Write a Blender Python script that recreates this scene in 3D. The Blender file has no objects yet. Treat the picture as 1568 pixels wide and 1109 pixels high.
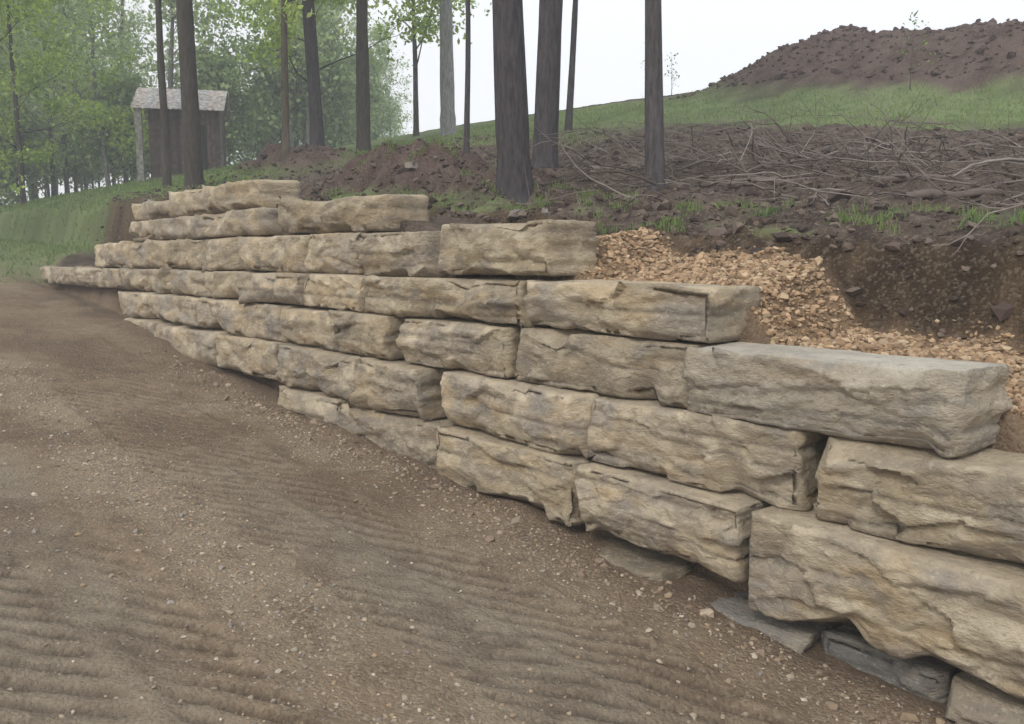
import bpy, math, random, numpy as np
from mathutils import Vector
rng=np.random.default_rng(7); random.seed(7)
A=math.radians(40.5); D0=4.2; CZ=2.2
U0,U1=-math.sin(A),math.cos(A); N0,N1=math.cos(A),math.sin(A)
def W(s,w,z):
    return np.stack([s*U0+(w+D0)*N0, s*U1+(w+D0)*N1, z+CZ],-1)
def SW(x,y):
    return x*U0+y*U1, x*N0+y*N1-D0
# ---------------------------------------------------------------- noise
def _h(ix,iy,iz,seed):
    n=(ix*374761393+iy*668265263+iz*2147483647+seed*1274126177)&0xFFFFFFFF
    n=((n^(n>>13))*1274126177)&0xFFFFFFFF
    n=((n^(n>>16))*2246822519)&0xFFFFFFFF
    return ((n^(n>>15))&0xFFFFFF)/float(0xFFFFFF)
def n3(x,y,z,seed=0):
    xi=np.floor(x).astype(np.int64);yi=np.floor(y).astype(np.int64);zi=np.floor(z).astype(np.int64)
    fx=x-xi;fy=y-yi;fz=z-zi
    fx=fx*fx*(3-2*fx);fy=fy*fy*(3-2*fy);fz=fz*fz*(3-2*fz)
    r=0
    for a in (0,1):
        for b in (0,1):
            for c in (0,1):
                r=r+_h(xi+a,yi+b,zi+c,seed)*(fx if a else 1-fx)*(fy if b else 1-fy)*(fz if c else 1-fz)
    return r*2-1
def n2(x,y,seed=0):
    xi=np.floor(x).astype(np.int64);yi=np.floor(y).astype(np.int64)
    fx=x-xi;fy=y-yi
    fx=fx*fx*(3-2*fx);fy=fy*fy*(3-2*fy)
    r=0
    for a in (0,1):
        for b in (0,1):
            r=r+_h(xi+a,yi+b,0,seed)*(fx if a else 1-fx)*(fy if b else 1-fy)
    return r*2-1
def fbm2(x,y,o=4,seed=0):
    r=0;a=1
    for i in range(o):
        r=r+a*n2(x*2**i+i*17.3,y*2**i-i*9.1,seed+i); a*=.5
    return r/1.6
def fbm3(x,y,z,o=3,seed=0):
    r=0;a=1
    for i in range(o):
        r=r+a*n3(x*2**i+i*17.3,y*2**i-i*9.1,z*2**i+i*4.7,seed+i); a*=.5
    return r/1.6
def sst(a,b,x):
    t=np.clip((x-a)/(b-a),0,1); return t*t*(3-2*t)
def cmix(f,a,b):
    f=np.clip(f,0,1)[...,None]; return np.asarray(a)*(1-f)+np.asarray(b)*f
# ---------------------------------------------------------------- terrain
def zt(s,w,masks=False):
    s=np.asarray(s,float);w=np.asarray(w,float)
    g=np.interp(s,[-30,-6,1.75,2.6,3.44,5.98,9,13.2,20.3,26,32,45,90],[-2.6,-2.35,-2.2,-2.08,-2.01,-1.79,-1.6,-1.1,-.6,.35,.95,1.4,1.8])
    g=g+.07*np.clip(-w,0,5)+fbm2(s*.8,w*.8,3,3)*.035
    g=g+.07*np.exp(-((w+.2)/.22)**2)*np.clip(n2(s*1.7,w,4)+.1,0,1)
    rough=fbm2(s*5,w*5,3,5)*.014+np.clip(n2(s*16,w*16,6),.2,1)*.006
    tr=0; trd=0
    x=s*U0+(w+D0)*N0; y=s*U1+(w+D0)*N1
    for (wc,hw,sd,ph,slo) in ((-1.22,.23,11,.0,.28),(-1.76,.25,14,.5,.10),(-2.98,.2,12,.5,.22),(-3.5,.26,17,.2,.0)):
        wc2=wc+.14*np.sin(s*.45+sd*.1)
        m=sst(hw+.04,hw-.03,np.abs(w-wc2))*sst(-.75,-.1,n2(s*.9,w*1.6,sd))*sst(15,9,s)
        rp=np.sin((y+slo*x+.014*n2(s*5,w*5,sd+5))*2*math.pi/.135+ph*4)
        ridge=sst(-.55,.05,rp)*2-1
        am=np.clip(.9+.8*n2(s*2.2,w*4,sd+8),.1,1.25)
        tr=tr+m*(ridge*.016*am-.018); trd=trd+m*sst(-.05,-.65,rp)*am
    for wc in (-.98,-2.05,-2.75):
        wc2=wc+.14*np.sin(s*.45+1.1)
        tr=tr+.02*np.exp(-((w-wc2)/.07)**2)*sst(-.2,.4,n2(s*.7,w,int(-wc*50)))*sst(15,8,s)*(1+n2(s*9,w*9,44))
    g=g+rough*(1-.3*np.clip(trd,0,1))+tr
    b=np.interp(s,[-30,-6,3,5.5,7.5,9.5,14,20,30,60],[-.1,0,.05,.17,.42,.55,.85,1.2,1.6,2.0])
    m=np.interp(s,[0,6,16,40],[.19,.21,.25,.235])
    zb=b+m*np.clip(w-1.5,0,17)-.06*np.clip(w-19,0,60)
    f=np.interp(s,[-6,1.2,1.8,2.9,3.2,4.5,4.9,6.6,7.2,9.2,9.6,14,14.6,16.4,17,20,22],
                  [-1.0,-.98,-.64,-.58,-.24,-.23,.1,.2,.42,.45,.66,.72,.28,.22,-.1,-.1,.4])
    fs=np.interp(s,[2.9,3.3,4.7,5.2],[.08,.23,.25,.0])
    fill=f+fs*np.clip(w-.5,0,1.2)+.02*n2(s*6,w*6,31)
    edge=np.interp(s,[1,2.4,3.4],[1.3,1.42,1.45])+.15*n2(s*1.3,w*.3,8)+.05*n2(s*5,w*2,9)
    k=sst(edge,edge+.34,w)
    back=fill+(zb-fill)*k
    clod=fbm2(s*2.2,w*2.2,4,21); clod2=np.abs(fbm2(s*4,w*4,3,25))
    near=sst(60,20,s)
    gsm=sst(9.,10.5,w)*.6
    back=back+k*(clod*.08+clod2*.07+np.abs(n2(s*9,w*9,28))*.03)*near*(1-gsm)
    bank=np.exp(-((w-edge-.15)/.28)**2)
    back=back+bank*fbm2(s*6,w*6,3,41)*.09
    piles=0
    for (ps,pw,rs,rw,h) in ((10.7,3.1,1.3,.9,.62),(12.2,3.6,1.2,.9,.45),(8.8,2.9,.9,.7,.3),(19.7,5.5,1.6,1.2,.5),(17.6,4.9,1.1,.9,.3),(7.2,2.4,.7,.5,.15)):
        d=((s-ps)/rs)**2+((w-pw)/rw)**2
        piles=np.maximum(piles,h*np.exp(-d*1.1)*(1+.7*clod))
    mound=1.3*sst(16.6,12.6,s)*np.exp(-(np.abs(w-18.4)/3.1)**3)*(1+.13*fbm2(s*.55,w*.55,3,51))*(.6+.4*sst(-30,-10,s))
    mrough=sst(.1,.6,mound)
    back=back+piles+mound+mrough*(fbm2(s*1.8,w*1.8,3,61)*.14+np.abs(fbm2(s*3.5,w*3.5,2,63))*.12)
    q=sst(20.2,23,s)
    w0=.22-2.5*q; w1=.42+3*q
    t=sst(w0,w1,w)
    z=g+(back-g)*t
    if not masks: return z
    n1=fbm2(s*.9,w*.9,4,71); nf=fbm2(s*3,w*3,3,73); nm=fbm2(s*6,w*6,3,74)
    nl=fbm2(s*.25,w*.25,3,75); nx=fbm2(s*14,w*14,2,76)
    leftgrass=np.clip(sst(20.5,22.5,s+.8*n1+.35*w*(w<0))*sst(-40,-12,w)+sst(15,20,s+n1)*sst(1.6,2.3,w)*t,0,1)
    band=sst(9.6,11.2,w+2.4*n1)*sst(15.4,14.2,w+1.*n1)
    band2=sst(6.5,9,w+1.8*n1)*sst(10,15,s)*.8
    verge=sst(1.65,1.9,w+.15*nf)*sst(3.0,2.2,w+.8*n1)*sst(-.2,.4,n1+.6*nf)*.8
    grass=np.clip(np.maximum.reduce([leftgrass,band,band2,verge]),0,1)*sst(.25,.1,piles)*sst(.5,.2,mound)
    fillm=sst(.3,.5,w)*(1-sst(edge-.05,edge+.12,w))*sst(5.5,5.0,s)*t
    soil=t*(1-fillm)
    bankm=np.clip(bank*1.3,0,1)*soil
    moundm=np.clip(sst(.05,.3,mound)+sst(.06,.2,piles),0,1)*t
    stripA=np.exp(-((w+2.4)/.36)**2)+.7*np.exp(-((w+.55)/.4)**2)
    grav=np.clip(stripA*(.65+.7*n1),0,1)*(1-t)
    grey=np.clip(np.exp(-((w+1.6)/.6)**2)*sst(9,4,s)+.8*sst(-2.8,-3.1,w)+.4*n1,0,1)*(1-t)
    c=cmix(.5+1.1*n1,(.255,.183,.122),(.325,.245,.168))
    c=cmix(grey*.75,c,cmix(.5+nf,(.26,.225,.17),(.325,.285,.22)))
    c=cmix(grav*.6,c,(.38,.30,.21))
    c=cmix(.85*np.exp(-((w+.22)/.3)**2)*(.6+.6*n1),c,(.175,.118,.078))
    c=cmix(sst(.05,.6,-nf)*.4,c,(.165,.122,.088))
    c=cmix(sst(.15,.6,-n1)*.35,c,(.165,.122,.088))
    c=cmix(sst(.1,.6,-nm)*.35,c,(.15,.112,.082))
    c=cmix(sst(.15,.7,nx)*.45,c,(.14,.107,.08))
    c=cmix(np.clip(trd,0,1)*.72,c,(.11,.085,.063))  # tread troughs darkened in the soil colour to stand in for shade
    soilc=cmix(.5+1.1*nf,(.065,.047,.039),(.13,.098,.08))
    soilc=cmix(sst(.05,.6,nm)*.7,soilc,(.19,.148,.12))
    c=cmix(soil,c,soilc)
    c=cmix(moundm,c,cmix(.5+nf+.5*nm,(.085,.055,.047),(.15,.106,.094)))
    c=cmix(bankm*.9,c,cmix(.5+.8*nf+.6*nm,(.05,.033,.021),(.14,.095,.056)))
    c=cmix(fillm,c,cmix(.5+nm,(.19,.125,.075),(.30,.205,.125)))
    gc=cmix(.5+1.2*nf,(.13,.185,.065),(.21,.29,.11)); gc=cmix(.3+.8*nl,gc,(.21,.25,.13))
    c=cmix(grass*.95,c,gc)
    c=cmix(sst(17,17.6,w+.3*n1)*sst(20,18,w)*sst(.5,.1,mound)*.85,c,(.075,.058,.055))
    return z,c,dict(grass=grass,fill=fillm,soil=soil,grav=grav)
# ---------------------------------------------------------------- mesh helper
def mkmesh(name,co,faces,mats,col=None,smooth=False,midx=None,attrs=None):
    me=bpy.data.meshes.new(name)
    co=np.asarray(co,np.float32)
    if not isinstance(faces,list): faces=[faces]
    faces=[np.asarray(f,np.int32) for f in faces if len(f)]
    tot=sum(f.size for f in faces); nf=sum(len(f) for f in faces)
    me.vertices.add(len(co)); me.vertices.foreach_set('co',co.ravel())
    me.loops.add(tot); me.loops.foreach_set('vertex_index',np.concatenate([f.ravel() for f in faces]))
    me.polygons.add(nf)
    lt=np.concatenate([np.full(len(f),f.shape[1],np.int32) for f in faces])
    ls=np.concatenate([[0],np.cumsum(lt)[:-1]]).astype(np.int32)
    me.polygons.foreach_set('loop_start',ls); me.polygons.foreach_set('loop_total',lt)
    me.polygons.foreach_set('use_smooth',np.full(nf,bool(smooth)))
    if midx is not None: me.polygons.foreach_set('material_index',np.asarray(midx,np.int32))
    for m in mats: me.materials.append(m)
    if col is not None:
        a=me.color_attributes.new('col','FLOAT_COLOR','POINT')
        c=np.ones((len(co),4),np.float32); c[:,:3]=col; a.data.foreach_set('color',c.ravel())
    if attrs:
        for k,v in attrs.items():
            a=me.attributes.new(k,'FLOAT','POINT'); a.data.foreach_set('value',np.asarray(v,np.float32))
    me.update(calc_edges=True); me.validate()
    return me
def addobj(name,me,parent=None,loc=None):
    o=bpy.data.objects.new(name,me); bpy.context.scene.collection.objects.link(o)
    if parent: o.parent=parent
    if loc is not None: o.location=loc
    return o
def empty(name,loc=(0,0,0)):
    o=bpy.data.objects.new(name,None); bpy.context.scene.collection.objects.link(o); o.location=loc; return o
# ---------------------------------------------------------------- materials
class NT:
    def __init__(s,name):
        s.m=bpy.data.materials.new(name); s.m.use_nodes=True; s.t=s.m.node_tree; s.t.nodes.clear()
        s.out=s.n('ShaderNodeOutputMaterial')
        s.geo=s.n('ShaderNodeNewGeometry'); s.P=s.geo.outputs['Position']
    def n(s,t,**k):
        x=s.t.nodes.new(t)
        for a,b in k.items(): setattr(x,a,b)
        return x
    def l(s,a,b): s.t.links.new(a,b)
    def set(s,sock,v):
        if hasattr(v,'node'): s.l(v,sock)
        elif isinstance(v,(tuple,list)) and sock.type=='RGBA': sock.default_value=(*v[:3],1)
        else: sock.default_value=v
    def noise(s,scale,detail=4,rough=.55,vec=None,dist=0):
        x=s.n('ShaderNodeTexNoise'); x.inputs['Scale'].default_value=scale; x.inputs['Detail'].default_value=detail
        x.inputs['Roughness'].default_value=rough; x.inputs['Distortion'].default_value=dist
        s.l(vec or s.P,x.inputs['Vector']); return x.outputs['Fac']
    def mapr(s,v,a,b,c=0,d=1):
        x=s.n('ShaderNodeMapRange'); s.set(x.inputs[0],v)
        for i,q in enumerate((a,b,c,d)): x.inputs[i+1].default_value=q
        return x.outputs[0]
    def mix(s,f,a,b,mode='MIX'):
        x=s.n('ShaderNodeMix',data_type='RGBA',blend_type=mode)
        s.set(x.inputs[0],f); s.set(x.inputs[6],a); s.set(x.inputs[7],b); return x.outputs[2]
    def math(s,op,a,b=0.):
        x=s.n('ShaderNodeMath',operation=op); s.set(x.inputs[0],a); s.set(x.inputs[1],b); return x.outputs[0]
    def attr(s,name,fac=True):
        x=s.n('ShaderNodeAttribute',attribute_name=name); return x.outputs['Fac' if fac else 'Color']
    def vscale(s,v,xyz):
        x=s.n('ShaderNodeVectorMath',operation='MULTIPLY'); s.l(v,x.inputs[0]); x.inputs[1].default_value=xyz; return x.outputs[0]
    def bump(s,h,strength=.5,dist=.02):
        x=s.n('ShaderNodeBump'); x.inputs['Strength'].default_value=strength; x.inputs['Distance'].default_value=dist
        s.l(h,x.inputs['Height']); return x.outputs[0]
    def finish(s,col,rough=.9,normal=None,spec=.15):
        b=s.n('ShaderNodeBsdfPrincipled'); s.set(b.inputs['Base Color'],col); s.set(b.inputs['Roughness'],rough)
        b.inputs['Specular IOR Level'].default_value=spec
        if normal: s.l(normal,b.inputs['Normal'])
        s.l(b.outputs[0],s.out.inputs[0]); return s.m
def m_stone():
    t=NT('limestone'); nz=t.noise(18,5,.72,vec=t.vscale(t.P,(1,1,1.9)))
    c=t.mix(t.mapr(nz,.54,.74,0,.6),t.attr('col',False),(.20,.165,.125))
    c=t.mix(t.mapr(nz,.46,.32,0,.6),c,(.66,.58,.44))
    return t.finish(c,.93,t.bump(nz,1.,.04))
def m_ground():
    t=NT('ground_mix'); fine=t.noise(38,4,.75); 
    v=t.n('ShaderNodeTexVoronoi'); v.inputs['Scale'].default_value=52; t.l(t.P,v.inputs['Vector'])
    gr=t.n('ShaderNodeSeparateColor'); t.l(v.outputs['Color'],gr.inputs[0])
    c=t.mix(t.mapr(fine,.5,.75,0,.6),t.attr('col',False),t.mix(1.,t.attr('col',False),(.4,.38,.36),'MULTIPLY'))
    c=t.mix(t.math('MULTIPLY',t.mapr(gr.outputs[0],.65,1.,0,1),t.mapr(t.attr('grav'),0,1,.25,.9)),c,(.44,.365,.26))
    h=t.math('SUBTRACT',t.math('MULTIPLY',fine,1.2),t.math('MULTIPLY',v.outputs['Distance'],.5))
    return t.finish(c,.95,t.bump(h,.9,.035))
def m_col(name,var=.25,scale=20,rough=.9,bd=.01):
    t=NT(name); n=t.noise(scale,2,.6)
    c=t.mix(t.mapr(n,.3,.7,0,var*2),t.attr('col',False),(.03,.025,.02))
    return t.finish(c,rough)
def m_leaf():
    t=NT('leaf'); c=t.attr('col',False)
    d=t.n('ShaderNodeBsdfDiffuse'); tr=t.n('ShaderNodeBsdfTranslucent'); mx=t.n('ShaderNodeMixShader')
    mx.inputs[0].default_value=.5; t.l(c,d.inputs[0]); t.l(c,tr.inputs[0]); t.l(d.outputs[0],mx.inputs[1]); t.l(tr.outputs[0],mx.inputs[2])
    t.l(mx.outputs[0],t.out.inputs[0]); return t.m
def m_bark():
    t=NT('bark'); v=t.vscale(t.P,(1,1,.18)); n=t.noise(24,3,.7,vec=v)
    c=t.mix(t.mapr(n,.35,.65),t.mix(1.,t.attr('col',False),(.5,.48,.46),'MULTIPLY'),t.attr('col',False))
    return t.finish(c,.95,t.bump(n,.9,.03))
STONE=m_stone(); GROUND=m_ground(); PEB=m_col('pebble',.12,40); LEAF=m_leaf(); BARK=m_bark(); TWIG=m_col('dead_wood',.15,15)
PAINT=m_col('weathered_board',.35,9)
# ---------------------------------------------------------------- ground sheet
def axis(segs):
    out=[]
    for a,b,d0,d1 in segs:
        x=a
        while x<b-1e-6:
            out.append(x); x+=d0+(d1-d0)*(x-a)/(b-a)
    out.append(segs[-1][1]); return np.array(out)
sa=axis([(-400,-30,60,5),(-30,-4,4,.2),(-4,0.5,.12,.04),(.5,8,.021,.025),(8,24,.035,.1),(24,60,.12,1.2),(60,500,1.5,60)])
wa=axis([(-300,-20,60,3),(-20,-4.6,2,.1),(-4.6,-.3,.022,.022),(-.3,2.6,.03,.04),(2.6,26,.05,.14),(26,60,.3,3),(60,500,4,60)])
S_,W_=np.meshgrid(sa,wa,indexing='ij')
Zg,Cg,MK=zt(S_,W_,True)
ns,nw=S_.shape
co=W(S_.ravel(),W_.ravel(),Zg.ravel())
idx=np.arange(ns*nw).reshape(ns,nw)
fc=np.stack([idx[:-1,:-1],idx[:-1,1:],idx[1:,1:],idx[1:,:-1]],-1).reshape(-1,4)[:,::-1]
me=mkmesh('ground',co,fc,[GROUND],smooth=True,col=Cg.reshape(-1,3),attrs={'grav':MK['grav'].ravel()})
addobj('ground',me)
# ---------------------------------------------------------------- stone blocks
def boxgrid(L,D,H,cell):
    nx=max(3,int(L/cell)); ny=max(3,int(D/(cell*1.5))); nz=max(4,int(H/cell))
    ids={}; V=[]; F=[]
    def vid(i,j,k):
        key=(i,j,k)
        if key not in ids: ids[key]=len(V); V.append(key)
        return ids[key]
    for i in range(nx):
        for k in range(nz):
            F.append((vid(i,0,k),vid(i+1,0,k),vid(i+1,0,k+1),vid(i,0,k+1)))
            F.append((vid(i,ny,k),vid(i,ny,k+1),vid(i+1,ny,k+1),vid(i+1,ny,k)))
    for i in range(nx):
        for j in range(ny):
            F.append((vid(i,j,0),vid(i,j+1,0),vid(i+1,j+1,0),vid(i+1,j,0)))
            F.append((vid(i,j,nz),vid(i+1,j,nz),vid(i+1,j+1,nz),vid(i,j+1,nz)))
    for j in range(ny):
        for k in range(nz):
            F.append((vid(0,j,k),vid(0,j,k+1),vid(0,j+1,k+1),vid(0,j+1,k)))
            F.append((vid(nx,j,k),vid(nx,j+1,k),vid(nx,j+1,k+1),vid(nx,j,k+1)))
    V=np.array(V,float)/np.array([nx,ny,nz])-.5
    return V*np.array([L,D,H]),np.array(F)
def facets(u,v,R,cu,cv,amp,tilt,wu,wv):
    uu=u+wu; vv=v+wv
    nu=max(2,int((u.max()-u.min())/cu)); nv=max(2,int((v.max()-v.min())/cv)); K=nu*nv
    pu=R.uniform(u.min(),u.max(),K); pv=R.uniform(v.min(),v.max(),K)
    d=((uu[:,None]-pu)/cu)**2+((vv[:,None]-pv)/cv)**2
    i=np.argmin(d,1); off=R.uniform(-1,1,K)*amp; tu=R.normal(0,tilt*.6,K); tv=R.normal(0,tilt*1.2,K)
    return off[i]+tu[i]*(u-pu[i])+tv[i]*(v-pv[i]), R.uniform(-1,1,K)[i]
wall=empty('stone_retaining_wall')
nb=[0]
def block(s0,s1,w0,dep,z0,z1,blue=0.,chip=1.,tilt=0.,warm=0.,dark=1.):
    nb[0]+=1; sd=nb[0]*13; R=np.random.default_rng(sd)
    L,D,H=s1-s0,dep,z1-z0; sm=(s0+s1)/2
    cell=.015 if sm<3.6 else (.021 if sm<8 else .036)
    P,F=boxgrid(L,D,H,cell)
    h=np.array([L,D,H])/2; r=min(.018,H*.2)
    q=np.clip(P,-(h-r),h-r); d=P-q; nrm=d/np.maximum(np.linalg.norm(d,axis=1,keepdims=True),1e-6)
    P=q+nrm*r; P0=P.copy()
    gx,gy,gz=P[:,0]+sd*3.1,P[:,1]+sd*1.7,P[:,2]+sd*.9
    wx=n3(gx*4,gy*4,gz*4,sd+1)*.06; wz=n3(gx*4,gy*4,gz*4,sd+2)*.03
    df,ci=facets(P0[:,0],P0[:,2],R,.45,.12,.018,.12,wx,wz)
    df2,ci2=facets(P0[:,0],P0[:,2],R,.13,.05,.007,.13,wx*.5,wz*.5)
    ds,_=facets(P0[:,1],P0[:,2],R,.2,.12,.012,.10,wx,wz)
    dt,_=facets(P0[:,0],P0[:,1],R,.5,.3,.004,.02,wx,wx)
    sside=(np.abs(nrm[:,0])>.6); front=(nrm[:,1]<-.3); top=np.abs(nrm[:,2])>.6
    gro=0
    for i in range(R.integers(1,4)):
        zi=R.uniform(-.36,.36)*H
        gl=n3(gx*1.1,gy*.5,gz*.0+i*7.7,sd+40+i)
        gro=gro+np.exp(-((P0[:,2]-zi-.025*n3(gx*1.5,gy*1.5,gz*0,sd+30+i)-.03*R.normal()*P0[:,0])/.011)**2)*sst(-.15,.25,gl)
    gro=np.clip(gro,0,1)*(~top)
    disp=np.where(front,df+df2,np.where(sside,ds+df2,dt))-gro*.014
    disp=disp+fbm3(gx*12,gy*12,gz*20,3,sd+80)*np.where(top&~front,.005,.011)
    disp=disp-np.where(front,.022*np.clip(n3(gx*2.5,gy*3,gz*8,sd+72),0,1),0)
    disp=disp-np.where(front,.04*sst(-.18*H,-.5*H,P0[:,2])*np.clip(.6+n3(gx*1.5,gy*0,gz*0,sd+75),0,1.3),0)
    P=P+nrm*disp[:,None]
    for i in range(int((4+L*5)*chip)):
        up=-1 if R.random()<.64 else 1
        n=np.array([R.normal()*.15,-R.uniform(.35,1.),up*R.uniform(.25,1.)])
        dep_=R.uniform(.012,.065)*(1 if up<0 else .65)
        if i%4==0: n=np.array([R.choice([-1,1])*R.uniform(.5,1),-R.uniform(.3,1),R.normal()*.25]); dep_=R.uniform(.02,.085)
        n/=np.linalg.norm(n)
        cs=R.uniform(-h[0],h[0]); rad=R.uniform(.12,.45)
        sup=abs(n[1])*h[1]+abs(n[2])*h[2]+n[0]*(cs if i%4 else np.sign(n[0])*h[0]); off=sup-dep_
        loc=1 if i%4==0 else sst(rad*1.2,rad*.85,np.abs(P[:,0]-cs))
        over=P@n-off+.012*n3(gx*7,gy*7,gz*7,sd+i)
        P=P-(np.clip(over,0,None)*loc)[:,None]*n*.92
    low=np.stack([n3(gx*1.1,gy*1.1,gz*1.1,sd+60+i) for i in range(3)],-1)
    P=P+low*np.array([.014,.026,.011])
    P[:,2]+=tilt*P[:,0]
    yaw=R.normal()*.014; P[:,1]+=P[:,0]*yaw+R.normal()*.02
    a1=fbm3(gx*2.2,gy*2.2,gz*3.5,3,sd+91); a2=fbm3(gx*6,gy*6,gz*9,3,sd+92); a3=fbm3(gx*3,gy*3,gz*16,2,sd+93); a4=fbm3(gx*1.6,gy*1.6,gz*1.6,3,sd+94)
    tone=R.uniform(-.35,.35)
    c=cmix(.6+1.2*a1+tone,(.38,.325,.255),(.50,.405,.27))
    c=cmix(sst(.0,.45,a2)*.8,c,(.65,.56,.41))
    c=cmix(sst(.12,.5,a3+.3*a1+warm*.35)*.5,c,(.47,.34,.19))
    c=cmix(sst(.15,.6,-a2+.4*ci*.5)*.65,c,(.29,.265,.235))
    c=cmix(sst(.2,.6,a4)*.45,c,(.315,.295,.275))
    c=cmix(sst(.3,.65,-a3)*.45,c,(.19,.15,.115))
    c=c*(1+.12*ci+.09*ci2)[:,None]
    c=cmix(gro*.6,c,(.12,.095,.07))
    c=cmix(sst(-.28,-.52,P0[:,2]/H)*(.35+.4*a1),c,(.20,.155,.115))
    bl=np.clip(blue*(.75+.9*a1),0,1); c=cmix(bl,c,(.42,.41,.385)*(1+.25*a2)[:,None])
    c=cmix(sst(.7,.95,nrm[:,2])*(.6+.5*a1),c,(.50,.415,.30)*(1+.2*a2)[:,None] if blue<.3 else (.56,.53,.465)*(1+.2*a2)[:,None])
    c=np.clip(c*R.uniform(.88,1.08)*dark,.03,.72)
    cc=W(sm,w0+D/2,(z0+z1)/2)
    cosw=np.stack([P[:,0]*U0+P[:,1]*N0,P[:,0]*U1+P[:,1]*N1,P[:,2]],-1)
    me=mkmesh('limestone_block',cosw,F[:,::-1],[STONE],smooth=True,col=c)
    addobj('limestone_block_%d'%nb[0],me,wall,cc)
T=[
(.22,.60,.91,[(12.9,14.8,dict(z1=.88)),(9.76,12.85,dict(z1=.95,tilt=.006,chip=.5))]),
(.15,.28,.60,[(11.71,14.7),(9.56,11.71),(7.03,9.3,dict(z1=.63,tilt=.012,warm=.5))]),
(.10,-.15,.27,[(14.63,16.82),(11.39,14.63),(8.56,11.35),(7.42,8.54),(6.21,7.36,dict(dz=-.02)),(4.64,6.12,dict(dz=.02,chip=.7))]),
(.03,-.51,-.16,[(17.8,20.73),(15.06,17.8),(12.63,15.06),(10.03,12.63),(8.45,10.03),(7.2,8.45),(4.86,7.18,dict(warm=.5)),(3.12,4.82,dict(warm=.4,tilt=.006))]),
(-.02,-.93,-.52,[(12.96,14.96),(11.4,12.96),(8.85,11.4),(7.66,8.85),(6.62,7.66,dict(dw=-.07)),(4.99,6.43),(3.22,4.96,dict(blue=.2)),(1.61,3.17,dict(blue=.4,chip=.6,dw=-.05))]),
(-.08,-1.39,-.94,[(12.98,14.75),(10.62,12.98),(8.83,10.62),(7.12,8.83),(5.98,7.05,dict(dw=-.06)),(4.08,5.78,dict(warm=.2)),(2.45,4.05,dict(blue=.1)),(.4,2.33,dict(chip=1.3,dw=-.03)),(-1.4,.36),(-3.1,-1.45)]),
(-.17,-1.86,-1.40,[(7.44,8.84),(5.76,7.44),(4.09,5.72,dict(warm=.2)),(2.72,4.05),(.35,2.66,dict(z0=-1.95,warm=.35,dw=-.06,chip=1.5)),(-1.3,.3),(-3.2,-1.35)]),
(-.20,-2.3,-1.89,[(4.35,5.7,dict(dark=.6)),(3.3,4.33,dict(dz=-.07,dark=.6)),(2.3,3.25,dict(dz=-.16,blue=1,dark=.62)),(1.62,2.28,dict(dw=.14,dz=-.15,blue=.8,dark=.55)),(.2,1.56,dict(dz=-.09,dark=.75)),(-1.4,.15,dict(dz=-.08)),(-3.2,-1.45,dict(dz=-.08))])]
for w0,z0,z1,js in T:
    for j in js:
        k=dict(j[2]) if len(j)>2 else {}
        dw=k.pop('dw',0); dz=k.pop('dz',0); za=k.pop('z0',z0)+dz; zb_=k.pop('z1',z1)+dz; bl=k.pop('blue',.05)
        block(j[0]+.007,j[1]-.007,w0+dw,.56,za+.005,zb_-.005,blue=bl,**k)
# ---------------------------------------------------------------- scatter
def ico(sub):
    import bmesh
    b=bmesh.new(); bmesh.ops.create_icosphere(b,subdivisions=sub,radius=1); 
    v=np.array([x.co[:] for x in b.verts]); f_=np.array([[q.index for q in x.verts] for x in b.faces]); b.free(); return v,f_
def rotm(n,R=rng):
    q=R.normal(size=(n,4)); q/=np.linalg.norm(q,axis=1,keepdims=True); a,b,c,d=q.T
    return np.stack([np.stack([1-2*(c*c+d*d),2*(b*c-a*d),2*(b*d+a*c)],-1),np.stack([2*(b*c+a*d),1-2*(b*b+d*d),2*(c*d-a*b)],-1),np.stack([2*(b*d-a*c),2*(c*d+a*b),1-2*(b*b+c*c)],-1)],-2)
def rocks(name,s,w,size,cols,sub=1,sink=.2,flat=.6,mat=None):
    n=len(s); V,F=ico(sub); nv=len(V)
    v=V[None]*(1+.28*rng.normal(size=(n,nv,1)).clip(-1.6,1.6))
    v=v*rng.uniform(flat,1.15,(n,1,3))
    v=np.einsum('nij,nkj->nki',rotm(n),v); v[:,:,2]*=.75
    v=v*size[:,None,None]
    c=W(s,w,zt(s,w)); c[:,2]+=size*(1-2*sink)*.6
    v=(v+c[:,None]).reshape(-1,3)
    f=(F[None]+np.arange(n)[:,None,None]*nv).reshape(-1,3)
    pal=np.array(cols); ci=pal[rng.integers(0,len(pal),n)]*rng.uniform(.75,1.2,(n,1))
    me=mkmesh(name,v,f,[mat or PEB],col=np.repeat(ci,nv,0)); addobj(name,me)
PC=[(.42,.34,.245),(.38,.31,.235),(.50,.43,.34),(.31,.275,.24),(.34,.25,.165)]
n=40000
s=rng.uniform(.8,11,n)**1.0; w=rng.uniform(-4.2,-.1,n)
_,_,mk=zt(s,w,True)
keep=rng.random(n)<(.09+1.0*mk['grav']**1.2); s=s[keep];w=w[keep]
rocks('road_gravel',s,w,np.exp(rng.normal(-4.98,.45,len(s))).clip(.004,.022),PC,1,.35)
n=700; s=rng.uniform(1,12,n); w=-.25-np.abs(rng.normal(0,.2,n))
rocks('rubble',s,w,np.exp(rng.normal(-4.3,.5,n)).clip(.008,.045),[(.30,.225,.155),(.25,.185,.135),(.38,.31,.23)],1,.35)
n=21000; s=rng.uniform(-2,5.2,n); w=rng.uniform(.45,1.95,n)
_,_,mk=zt(s,w,True); keep=rng.random(n)<mk['fill']*1.2
s=s[keep];w=w[keep]
rocks('backfill_gravel',s,w,np.exp(rng.normal(-4.0,.36,len(s))).clip(.010,.042),[(.41,.28,.17),(.46,.325,.205),(.34,.23,.14),(.50,.38,.25),(.28,.195,.125)],1,.25,.5)
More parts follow.
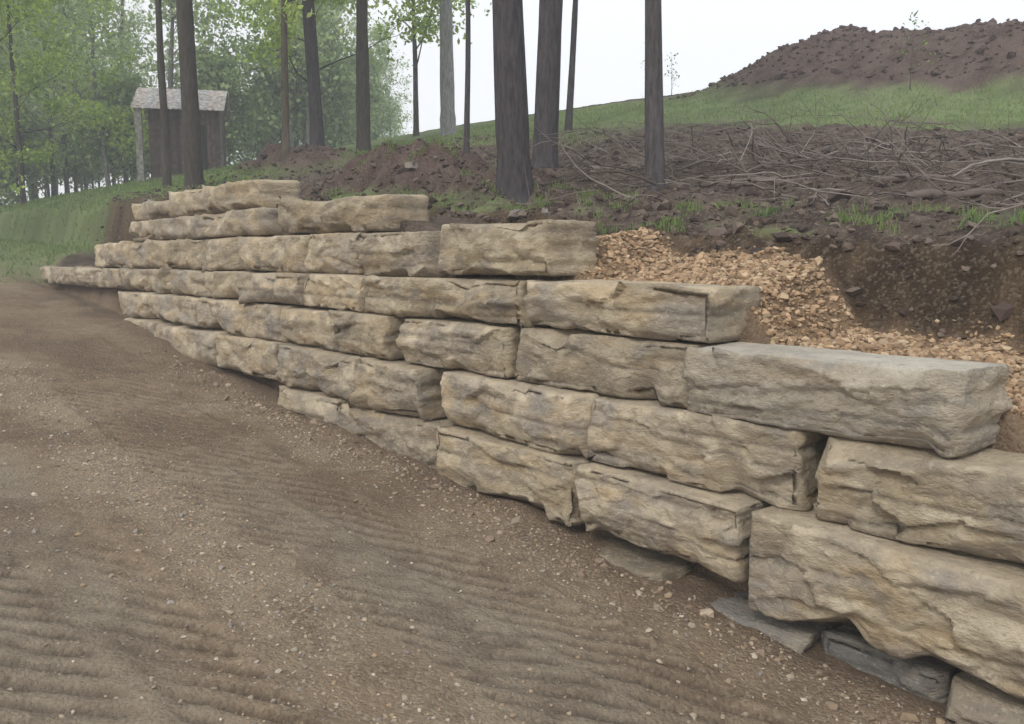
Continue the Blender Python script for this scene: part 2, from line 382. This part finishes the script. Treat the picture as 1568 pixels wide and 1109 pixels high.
n=7000; s=rng.uniform(-2,22,n); w=1.5+rng.random(n)**1.5*8
rocks('soil_clods',s,w,np.exp(rng.normal(-3.6,.5,n)).clip(.012,.10),[(.095,.068,.056),(.13,.098,.08),(.065,.048,.042),(.18,.14,.115)],1,.3)
n=3200; s=rng.uniform(-6,16,n); w=rng.uniform(15.2,20,n)
rocks('mound_clods',s,w,np.exp(rng.normal(-3.0,.45,n)).clip(.03,.15),[(.115,.08,.072),(.145,.102,.09),(.09,.064,.056)],1,.45)
rocks('field_stone',np.array([6.9,6.6,8.2,10.1]),np.array([1.75,1.9,4.3,2.6]),np.array([.11,.07,.1,.1]),[(.24,.21,.18),(.29,.26,.23)],2,.3)
# ---------------------------------------------------------------- grass blades
def blades(name,s,w,h,cols,wd=.006,lean=.5):
    n=len(s); c=W(s,w,zt(s,w)-.01)
    az=rng.uniform(0,2*math.pi,n); l=rng.normal(0,lean,n)*h
    dx=np.cos(az)*l; dy=np.sin(az)*l; pa=az+rng.uniform(-1,1,n)+1.57
    wx=np.cos(pa)*wd*(.6+h*4); wy=np.sin(pa)*wd*(.6+h*4)
    z0=np.zeros(n)
    v=np.stack([np.stack([-wx,-wy,z0],-1),np.stack([wx,wy,z0],-1),np.stack([dx*.4+wx*.7,dy*.4+wy*.7,h*.6],-1),np.stack([dx,dy,h*(1-.2*np.abs(l/h))],-1),np.stack([dx*.4-wx*.7,dy*.4-wy*.7,h*.6],-1)],1)+c[:,None]
    f=np.arange(n*5).reshape(n,5)
    pal=np.array(cols); ci=pal[rng.integers(0,len(pal),n)]*rng.uniform(.75,1.25,(n,1))
    me=mkmesh(name,v.reshape(-1,3),f,[LEAF],col=np.repeat(ci,5,0)); addobj(name,me)
GC=[(.22,.32,.11),(.27,.37,.13),(.18,.255,.09),(.30,.34,.16)]
def gsel(n,a,b,c,d,pw=1):
    s=rng.uniform(a,b,n); w=c+(d-c)*rng.random(n)
    _,_,mk=zt(s,w,True); k=rng.random(n)<mk['grass']**pw*.95
    return s[k],w[k]
s1,w1=gsel(22000,-1,15,1.5,3.2,1.5); s2,w2=gsel(30000,-2,22,5.5,16.5); s3,w3=gsel(36000,17,42,-5,9)
cs=rng.uniform(1,12,90); cw=rng.uniform(1.7,3.2,90); s4=(cs[:,None]+rng.normal(0,.06,(90,45))).ravel(); w4=(cw[:,None]+rng.normal(0,.06,(90,45))).ravel()
s=np.concatenate([s1,s2,s3,s4]); w=np.concatenate([w1,w2,w3,w4])
h=np.concatenate([rng.uniform(.02,.08,len(s1)),rng.uniform(.04,.10,len(s2)),rng.uniform(.04,.13,len(s3)),rng.uniform(.04,.12,len(s4))])
wd=np.concatenate([np.full(len(s1),.0035),np.full(len(s2),.010),np.full(len(s3),.014),np.full(len(s4),.0035)])
blades('grass',s,w,h,GC,wd)
cs=np.array([1.75,1.68,2.6,3.3,4.2,2.2,1.2]); cw=np.array([1.6,1.7,2.5,2.7,2.2,2.2,2.4])
s=(cs[:,None]+rng.normal(0,.05,(7,40))).ravel(); w=(cw[:,None]+rng.normal(0,.05,(7,40))).ravel()
blades('weed_tuft',s,w,rng.uniform(.06,.17,len(s)),[(.18,.26,.11),(.23,.31,.14)],.004,.7)
n=9000; s=rng.uniform(-3,20,n); w=1.7+rng.random(n)*8.5; z=zt(s,w)+.015
c=W(s,w,z); Rm=rotm(n); q=np.array([[-1,-.4,0],[1,-.4,.0],[1,.4,0],[-1,.4,0]])*1.
v=np.einsum('nij,kj->nki',Rm,q)*rng.uniform(.01,.04,(n,1,1)); v[:,:,2]*=.4
pal=np.array([(.19,.15,.12),(.13,.10,.08),(.26,.215,.18),(.09,.07,.06),(.17,.12,.09)])
me=mkmesh('leaf_litter',(v+c[:,None]).reshape(-1,3),np.arange(n*4).reshape(n,4),[TWIG],col=np.repeat(pal[rng.integers(0,5,n)],4,0)); addobj('leaf_litter',me)
# ---------------------------------------------------------------- tubes / trees
class Geo:
    def __init__(s): s.v=[];s.f4=[];s.n=0;s.c=[]
    def tube(s,pts,rad,k,col):
        pts=np.asarray(pts,float); m=len(pts); rad=np.asarray(rad,float)
        d=np.gradient(pts,axis=0); d/=np.maximum(np.linalg.norm(d,axis=1,keepdims=True),1e-6)
        ref=np.array([0,0,1.]) if abs(d[0][2])<.9 else np.array([1.,0,0])
        a=np.cross(d,ref); a/=np.maximum(np.linalg.norm(a,axis=1,keepdims=True),1e-6); b=np.cross(d,a)
        th=np.arange(k)*2*math.pi/k
        ring=pts[:,None]+rad[:,None,None]*(np.cos(th)[None,:,None]*a[:,None]+np.sin(th)[None,:,None]*b[:,None])
        s.v.append(ring.reshape(-1,3)); i=np.arange(m*k).reshape(m,k)+s.n; j=np.roll(i,-1,1)
        s.f4.append(np.stack([i[:-1],j[:-1],j[1:],i[1:]],-1).reshape(-1,4)); s.n+=m*k
        s.c.append(np.tile(col,(m*k,1)))
def mktree(R,h,r0,lean=(0,0),first=.3,nbr=16,spread=.32,nleaf=4000,ls=.08,lcol=((.20,.29,.08),(.27,.37,.11),(.16,.23,.07)),bark=(.07,.06,.055),k=12,clus=.25,wig=.16,fork=False,sub=4,elev=(.25,.95),br=1.):
    G=Geo(); m=14; t=np.linspace(0,1,m)
    px=lean[0]*t*h+np.cumsum(R.normal(0,wig*h/m*.35,m))*t; py=lean[1]*t*h+np.cumsum(R.normal(0,wig*h/m*.35,m))*t
    pts=np.stack([px-px[0],py-py[0],t*h-.15],-1)
    tt=np.unique(np.concatenate([[0,.12/h,.3/h,.6/h],np.linspace(.05,1,26)]))
    P2=np.stack([np.interp(tt,t,pts[:,i]) for i in range(3)],-1); rad=r0*(1-.93*tt**1.15)*(1+R.normal(0,.035,len(tt)))+r0*.4*np.exp(-tt*h/.22)
    G.tube(P2,rad,k,bark)
    anch=[]; 
    def branch(p,d,L,r,lev):
        n=6 if lev==0 else 4; q=[p]; d=d/np.linalg.norm(d); dd=d.copy()
        for i in range(n):
            dd=dd+R.normal(0,.16,3)+np.array([0,0,.07]); dd/=np.linalg.norm(dd); q.append(q[-1]+dd*L/n)
        q=np.array(q); rr=r*(1-.85*np.linspace(0,1,n+1))
        G.tube(q,rr,5 if lev==0 else 3,bark)
        if lev>=1: anch.extend(q[1:])
        else: anch.extend(q[3:])
        if lev<2:
            for j in range(sub if lev==0 else 3):
                u=R.uniform(.25,1); i=u*n; a=int(min(i,n-1)); pp=q[a]+(q[a+1]-q[a])*(i-a)
                d2=dd+R.normal(0,.65,3); branch(pp,d2,L*R.uniform(.35,.6),r*.45,lev+1)
    for i in range(nbr):
        u=first+(0.98-first)*((i+R.random())/nbr)
        p=np.array([np.interp(u,t,pts[:,j]) for j in range(3)]); az=R.uniform(0,2*math.pi); el=R.uniform(*elev)
        L=spread*h*(1.05-.65*u)*R.uniform(.6,1.15); r=r0*(1-.9*u)*R.uniform(.3,.5)*br
        branch(p,np.array([math.cos(az)*math.cos(el),math.sin(az)*math.cos(el),math.sin(el)]),L,r,0)
    if fork:
        p=np.array([np.interp(.24,t,pts[:,j]) for j in range(3)]); branch(p,np.array([.3,.1,1.]),h*.5,r0*.6,0)
    anch=np.array(anch); V=np.concatenate(G.v); F=np.concatenate(G.f4); C=np.concatenate(G.c)
    if nleaf:
        cl=R.random(len(anch))**1.5; cl/=cl.sum()
        ai=R.choice(len(anch),nleaf,p=cl); c=anch[ai]+R.normal(0,clus,(nleaf,3))*np.array([1,1,.7])
        q=np.array([[-1,0,0],[0,-.6,.12],[1,0,0],[0,.6,.12]])
        lv=np.einsum('nij,kj->nki',rotm(nleaf,R),q)*(ls*R.uniform(.5,1.2,(nleaf,1,1)))+c[:,None]
        pal=np.array(lcol); tone=R.uniform(.7,1.25,len(anch))[ai][:,None]
        lc=pal[R.integers(0,len(pal),nleaf)]*tone*R.uniform(.85,1.15,(nleaf,1))
        F2=np.arange(nleaf*4).reshape(-1,4)+len(V)
        mi=np.concatenate([np.zeros(len(F)),np.ones(len(F2))]).astype(int)
        V=np.concatenate([V,lv.reshape(-1,3)]); F=np.concatenate([F,F2]); C=np.concatenate([C,np.repeat(lc,4,0)])
    else: mi=np.zeros(len(F),int)
    return mkmesh('tree',V,F,[BARK,LEAF],col=C,smooth=True,midx=mi)
def plant(name,x,y,**k):
    s,w=SW(x,y); z=float(zt(np.array([s]),np.array([w]))[0])+CZ
    R=np.random.default_rng(int(abs(x)*100+y*7)); return addobj(name,mktree(R,**k),None,(x,y,z))
DK=(.085,.078,.083); BR=(.085,.075,.065)
YG=((.36,.48,.12),(.45,.56,.17),(.30,.40,.11))
plant('oak_tree',.04,10.,h=17,r0=.19,lean=(-.045,0),first=.42,nbr=18,spread=.28,nleaf=3500,bark=DK)
plant('oak_tree',.50,13.5,h=18,r0=.20,lean=(.04,0),first=.28,nbr=20,spread=.26,nleaf=5000,bark=DK,lcol=YG)
plant('maple_tree',1.69,10.2,h=14,r0=.115,lean=(-.035,0),first=.5,nbr=14,spread=.26,nleaf=2500,bark=(.11,.10,.105))
plant('maple_tree',1.28,20,h=13,r0=.08,lean=(.05,0),first=.25,nbr=14,spread=.25,nleaf=6000,bark=DK,lcol=YG)
plant('ash_tree',-.84,16,h=11,r0=.055,lean=(.015,0),first=.3,nbr=12,spread=.2,nleaf=2500,bark=DK)
plant('birch_tree',-1.9,26,h=17,r0=.22,lean=(-.015,0),first=.45,nbr=14,spread=.22,nleaf=3000,bark=(.34,.35,.35))
plant('oak_tree',-3.75,22,h=16,r0=.18,lean=(.0,0),first=.2,nbr=22,spread=.28,nleaf=9500,bark=BR,fork=True,lcol=YG,br=.7)
plant('oak_tree',-4.9,22,h=17,r0=.18,lean=(-.02,0),first=.22,nbr=22,spread=.26,nleaf=8500,bark=DK,lcol=YG,br=.7)
plant('ash_tree',-5.2,20,h=12,r0=.09,lean=(.035,0),first=.25,nbr=14,spread=.26,nleaf=3500,bark=(.12,.105,.08),lcol=YG)
plant('oak_tree',-6.95,19,h=16,r0=.2,lean=(-.01,0),first=.27,nbr=26,spread=.34,nleaf=15000,bark=BR,lcol=YG,elev=(.0,.7),br=.5)
plant('ash_tree',-8.35,21,h=12,r0=.10,lean=(.0,0),first=.38,nbr=16,spread=.30,nleaf=6500,bark=BR,lcol=YG)
plant('maple_tree',-15.2,23,h=13,r0=.15,lean=(.05,0),first=.2,nbr=24,spread=.45,nleaf=24000,bark=BR,lcol=YG,elev=(-.1,.6),br=.6)
plant('maple_tree',-17.5,31,h=11,r0=.10,lean=(-.03,0),first=.12,nbr=22,spread=.38,nleaf=13000,lcol=YG,ls=.10,bark=BR,br=.7)
plant('maple_tree',-6.6,29,h=11,r0=.12,first=.2,nbr=18,spread=.34,nleaf=9000,lcol=YG,ls=.1,bark=BR)
plant('maple_tree',-3.4,31,h=11,r0=.10,first=.22,nbr=16,spread=.32,nleaf=7500,lcol=YG,ls=.1,bark=BR)
HZ=((.42,.54,.25),(.50,.60,.30),(.36,.46,.23),(.52,.60,.34))  # pale tints: distance haze put into the far leaf colours
vars_=[]
for i in range(6):
    R=np.random.default_rng(100+i)
    vars_.append(mktree(R,h=15+2*(i%3),r0=.12+.03*(i%2),lean=(R.normal()*.07,R.normal()*.04),first=.12,nbr=24,spread=.30,nleaf=4300,ls=.16,lcol=HZ,bark=(.19,.185,.185),k=6,clus=.5,sub=3,br=.7,wig=.3))  # far trunks lightened too, haze put into the bark colour
for i in range(2):
    R=np.random.default_rng(200+i)
    vars_.append(mktree(R,h=4.5,r0=.05,first=.05,nbr=22,spread=.5,nleaf=2800,ls=.14,lcol=((.32,.42,.19),(.38,.48,.23)),bark=(.16,.15,.15),k=5,clus=.4,sub=3))
woods=empty('distant_woods')
def inst(v,x,y,sc):
    s,w=SW(x,y); z=float(zt(np.array([s]),np.array([w]))[0])+CZ
    o=addobj('woodland_tree',vars_[v],woods,(x,y,z)); o.rotation_euler=(0,0,random.uniform(0,6.28)); o.scale=(sc,sc,sc*random.uniform(.85,1.15))
for i in range(70):
    a=random.uniform(-50,-7); az=math.radians(a); r=random.uniform(42,80)
    sc=random.uniform(.6,1.05)
    if a>-10.5: sc*=.55; r+=8
    if a<-41: sc*=.72
    inst(random.randrange(6),r*math.sin(az),r*math.cos(az),sc)
for i in range(85):
    az=math.radians(random.uniform(-52,-8)); r=random.uniform(44,74)
    inst(6+random.randrange(2),r*math.sin(az),r*math.cos(az),random.uniform(.6,1.3))
for (x,y,h) in ((4.2,27,1.9),(5.0,27.5,1.4),(8.6,19,1.6)):
    plant('sapling',x,y,h=h,r0=.012,first=.2,nbr=9,spread=.4,nleaf=70,ls=.04,k=4,clus=.06,bark=(.12,.10,.10))
# ---------------------------------------------------------------- brush pile
G=Geo(); R=np.random.default_rng(5)
for i in range(470):
    if i<300: s=R.uniform(.6,7.8); w=R.normal(5.0,1.2)
    else: s=R.uniform(-1,10); w=R.uniform(2.8,9.0)
    L=R.uniform(.3,1.9); az=R.normal(2.3,1.); n=7
    d=np.array([math.cos(az),math.sin(az),R.normal(.08,.25)]); p=W(np.array(s),np.array(w),zt(np.array([s]),np.array([w]))[0]); p[2]+=R.uniform(0,.22)
    q=[p]
    for j in range(n):
        d=d+R.normal(0,.17,3); d/=np.linalg.norm(d); nx=q[-1]+d*L/n
        ss,ww=SW(nx[0],nx[1]); gz=float(zt(np.array([ss]),np.array([ww]))[0])+CZ
        nx[2]=min(max(nx[2],gz),gz+.55); q.append(nx)
    col=np.array([(.22,.185,.165),(.14,.11,.095),(.09,.07,.062),(.30,.265,.24)][R.integers(4)])
    r=R.uniform(.004,.011)*(2. if i%17==0 else 1); G.tube(q,r*(1-.7*np.linspace(0,1,n+1)),5,col)
    if i%2==0:
        for m in range(3):
            a=q[R.integers(2,6)]; d2=d+R.normal(0,.6,3); d2/=np.linalg.norm(d2); G.tube([a,a+d2*L*.15,a+d2*L*.28+[0,0,.04]],[r*.5,r*.35,r*.15],4,col)
for (s,w,L,r) in ((4.4,4.4,1.6,.05),(3.0,4.9,2.2,.04),(6.0,4.2,1.2,.06),(2.6,3.6,1.0,.05),(3.6,3.5,.8,.045)):
    p=W(np.array(s),np.array(w),zt(np.array([s]),np.array([w]))[0])+np.array([0,0,.04]); G.tube([p,p+[L*.25,-.02,.03],p+[L*.5,-.1,.0],p+[L*.8,-.06,.04],p+[L,-.1,.03]],[r*.9,r,r*.85,r*.8,r*.7],8,np.array((.18,.145,.13)))
me=mkmesh('brush_pile',np.concatenate(G.v),np.concatenate(G.f4),[TWIG],col=np.concatenate(G.c),smooth=True); addobj('brush_pile',me)
# ---------------------------------------------------------------- shed
sx,sy=-11.5,31.; ss,ww=SW(sx,sy); sz=float(zt(np.array([ss]),np.array([ww]))[0])+CZ-.25
shed=empty('wooden_shed',(sx,sy,sz)); shed.rotation_euler=(0,0,math.radians(12)); shed.scale=(.87,.87,.97)
def boxpart(name,x0,x1,y0,y1,z0,z1,col):
    v=np.array([[x,y,z] for x in (x0,x1) for y in (y0,y1) for z in (z0,z1)])
    f=[(0,1,3,2),(4,6,7,5),(0,4,5,1),(2,3,7,6),(0,2,6,4),(1,5,7,3)]
    return v,np.array(f),np.tile(col,(8,1))
def join(name,parts,mat=PAINT):
    V=[];F=[];C=[];n=0
    for v,f,c in parts: V.append(v);F.append(f+n);C.append(c);n+=len(v)
    addobj(name,mkmesh(name,np.concatenate(V),np.concatenate(F),[mat],col=np.concatenate(C)),shed)
R=np.random.default_rng(9)
bd=[]
for i in range(16):
    x=-1.3+i*.165; c=np.array((.15,.11,.10))*R.uniform(.6,1.3)
    if not 9<=i<=12: bd.append(boxpart('b',x,x+.155,-1.0,-.97,-.3,2.55+R.uniform(-.02,.02),c))
    else: bd.append(boxpart('b',x,x+.155,-1.0,-.97,1.95,2.55,c))
    bd.append(boxpart('b',x,x+.155,.97,1.0,-.3,2.55,c))
for i in range(12):
    y=-.96+i*.16; c=np.array((.13,.10,.09))*R.uniform(.6,1.3)
    for xx in (-1.32,1.33): bd.append(boxpart('b',xx,xx+.03,y,y+.15,-.3,2.9-abs(y+.08)*.35,c))
join('board_walls',bd)
join('posts',[boxpart('p',-1.75,-1.5,-1.35,-1.15,-.4,2.5,(.45,.43,.41)),boxpart('p',1.36,1.46,-1.12,-1.02,-.4,2.5,(.2,.18,.17))])
def slope(y0,z0,y1,z1,sgn):
    n=34; xs=np.linspace(-1.85,1.6,n); th=.03
    V=[];F=[]
    for i,x in enumerate(xs):
        o=.018*(i%2)
        for (y,z) in ((y0,z0),(y1,z1)): V.append((x,y,z+o)); V.append((x,y,z+o-th))
    for i in range(n-1):
        a=i*4; b=a+4
        F+=[(a,b,b+2,a+2),(a+1,a+3,b+3,b+1),(a,a+1,b+1,b),(a+2,b+2,b+3,a+3)]
    F+=[(0,2,3,1),((n-1)*4,(n-1)*4+1,(n-1)*4+3,(n-1)*4+2)]
    c=np.array([(.70,.62,.60) if (k//4)%9<5 else (.66,.64,.65) for k in range(len(V))])
    return np.array(V),np.array(F),c
join('metal_roof',[slope(-1.45,2.4,0,3.3,1),slope(0,3.3,1.45,2.4,1)])
join('door',[boxpart('d',.2,.8,-.99,-.96,-.2,1.93,(.05,.042,.04))])
# ---------------------------------------------------------------- thin real mist over the site
hv=np.array([[x,y,z] for x in (-75,60) for y in (-30,95) for z in (-3,24)],float)
mt=bpy.data.materials.new('mist'); mt.use_nodes=True; nt=mt.node_tree; nt.nodes.clear()
o_=nt.nodes.new('ShaderNodeOutputMaterial'); vs=nt.nodes.new('ShaderNodeVolumeScatter'); vs.inputs['Density'].default_value=.005; vs.inputs['Color'].default_value=(.91,.96,1,1)
nt.links.new(vs.outputs[0],o_.inputs['Volume'])
me=mkmesh('mist',hv,np.array([(0,1,3,2),(4,6,7,5),(0,4,5,1),(2,3,7,6),(0,2,6,4),(1,5,7,3)]),[mt]); addobj('mist',me)
# ---------------------------------------------------------------- camera/light/world
f=1305.; p=math.atan(158/1305)
cam=bpy.data.objects.new('camera',bpy.data.cameras.new('camera')); bpy.context.scene.collection.objects.link(cam)
cam.data.sensor_width=36; cam.data.lens=f/1568*36; cam.data.clip_end=2000; cam.data.clip_start=.05
cam.location=(0,0,CZ); cam.rotation_euler=(math.pi/2-p,0,0); bpy.context.scene.camera=cam
w=bpy.data.worlds.new('World'); bpy.context.scene.world=w; w.use_nodes=True; nt=w.node_tree
sky=nt.nodes.new('ShaderNodeTexSky'); sky.sky_type='NISHITA'; sky.sun_disc=False
EL=math.radians(40); AZ=math.radians(207)
sky.sun_elevation=EL; sky.sun_rotation=AZ; sky.dust_density=6; sky.air_density=1.2
mx=nt.nodes.new('ShaderNodeMix'); mx.data_type='RGBA'; mx.inputs[0].default_value=.85; mx.inputs[7].default_value=(8.9,9.2,9.6,1)
bg=nt.nodes['Background']; bg.inputs[1].default_value=.15
nt.links.new(sky.outputs[0],mx.inputs[6]); nt.links.new(mx.outputs[2],bg.inputs[0])
sl=bpy.data.lights.new('sun','SUN'); sl.energy=1.3; sl.angle=math.radians(12); sl.color=(1,.96,.89)
so=bpy.data.objects.new('sun',sl); bpy.context.scene.collection.objects.link(so)
dv=Vector((math.sin(AZ)*math.cos(EL),math.cos(AZ)*math.cos(EL),math.sin(EL)))
so.rotation_euler=dv.to_track_quat('Z','Y').to_euler()
bpy.context.scene.view_settings.view_transform='Standard'
bpy.context.scene.view_settings.look='None'
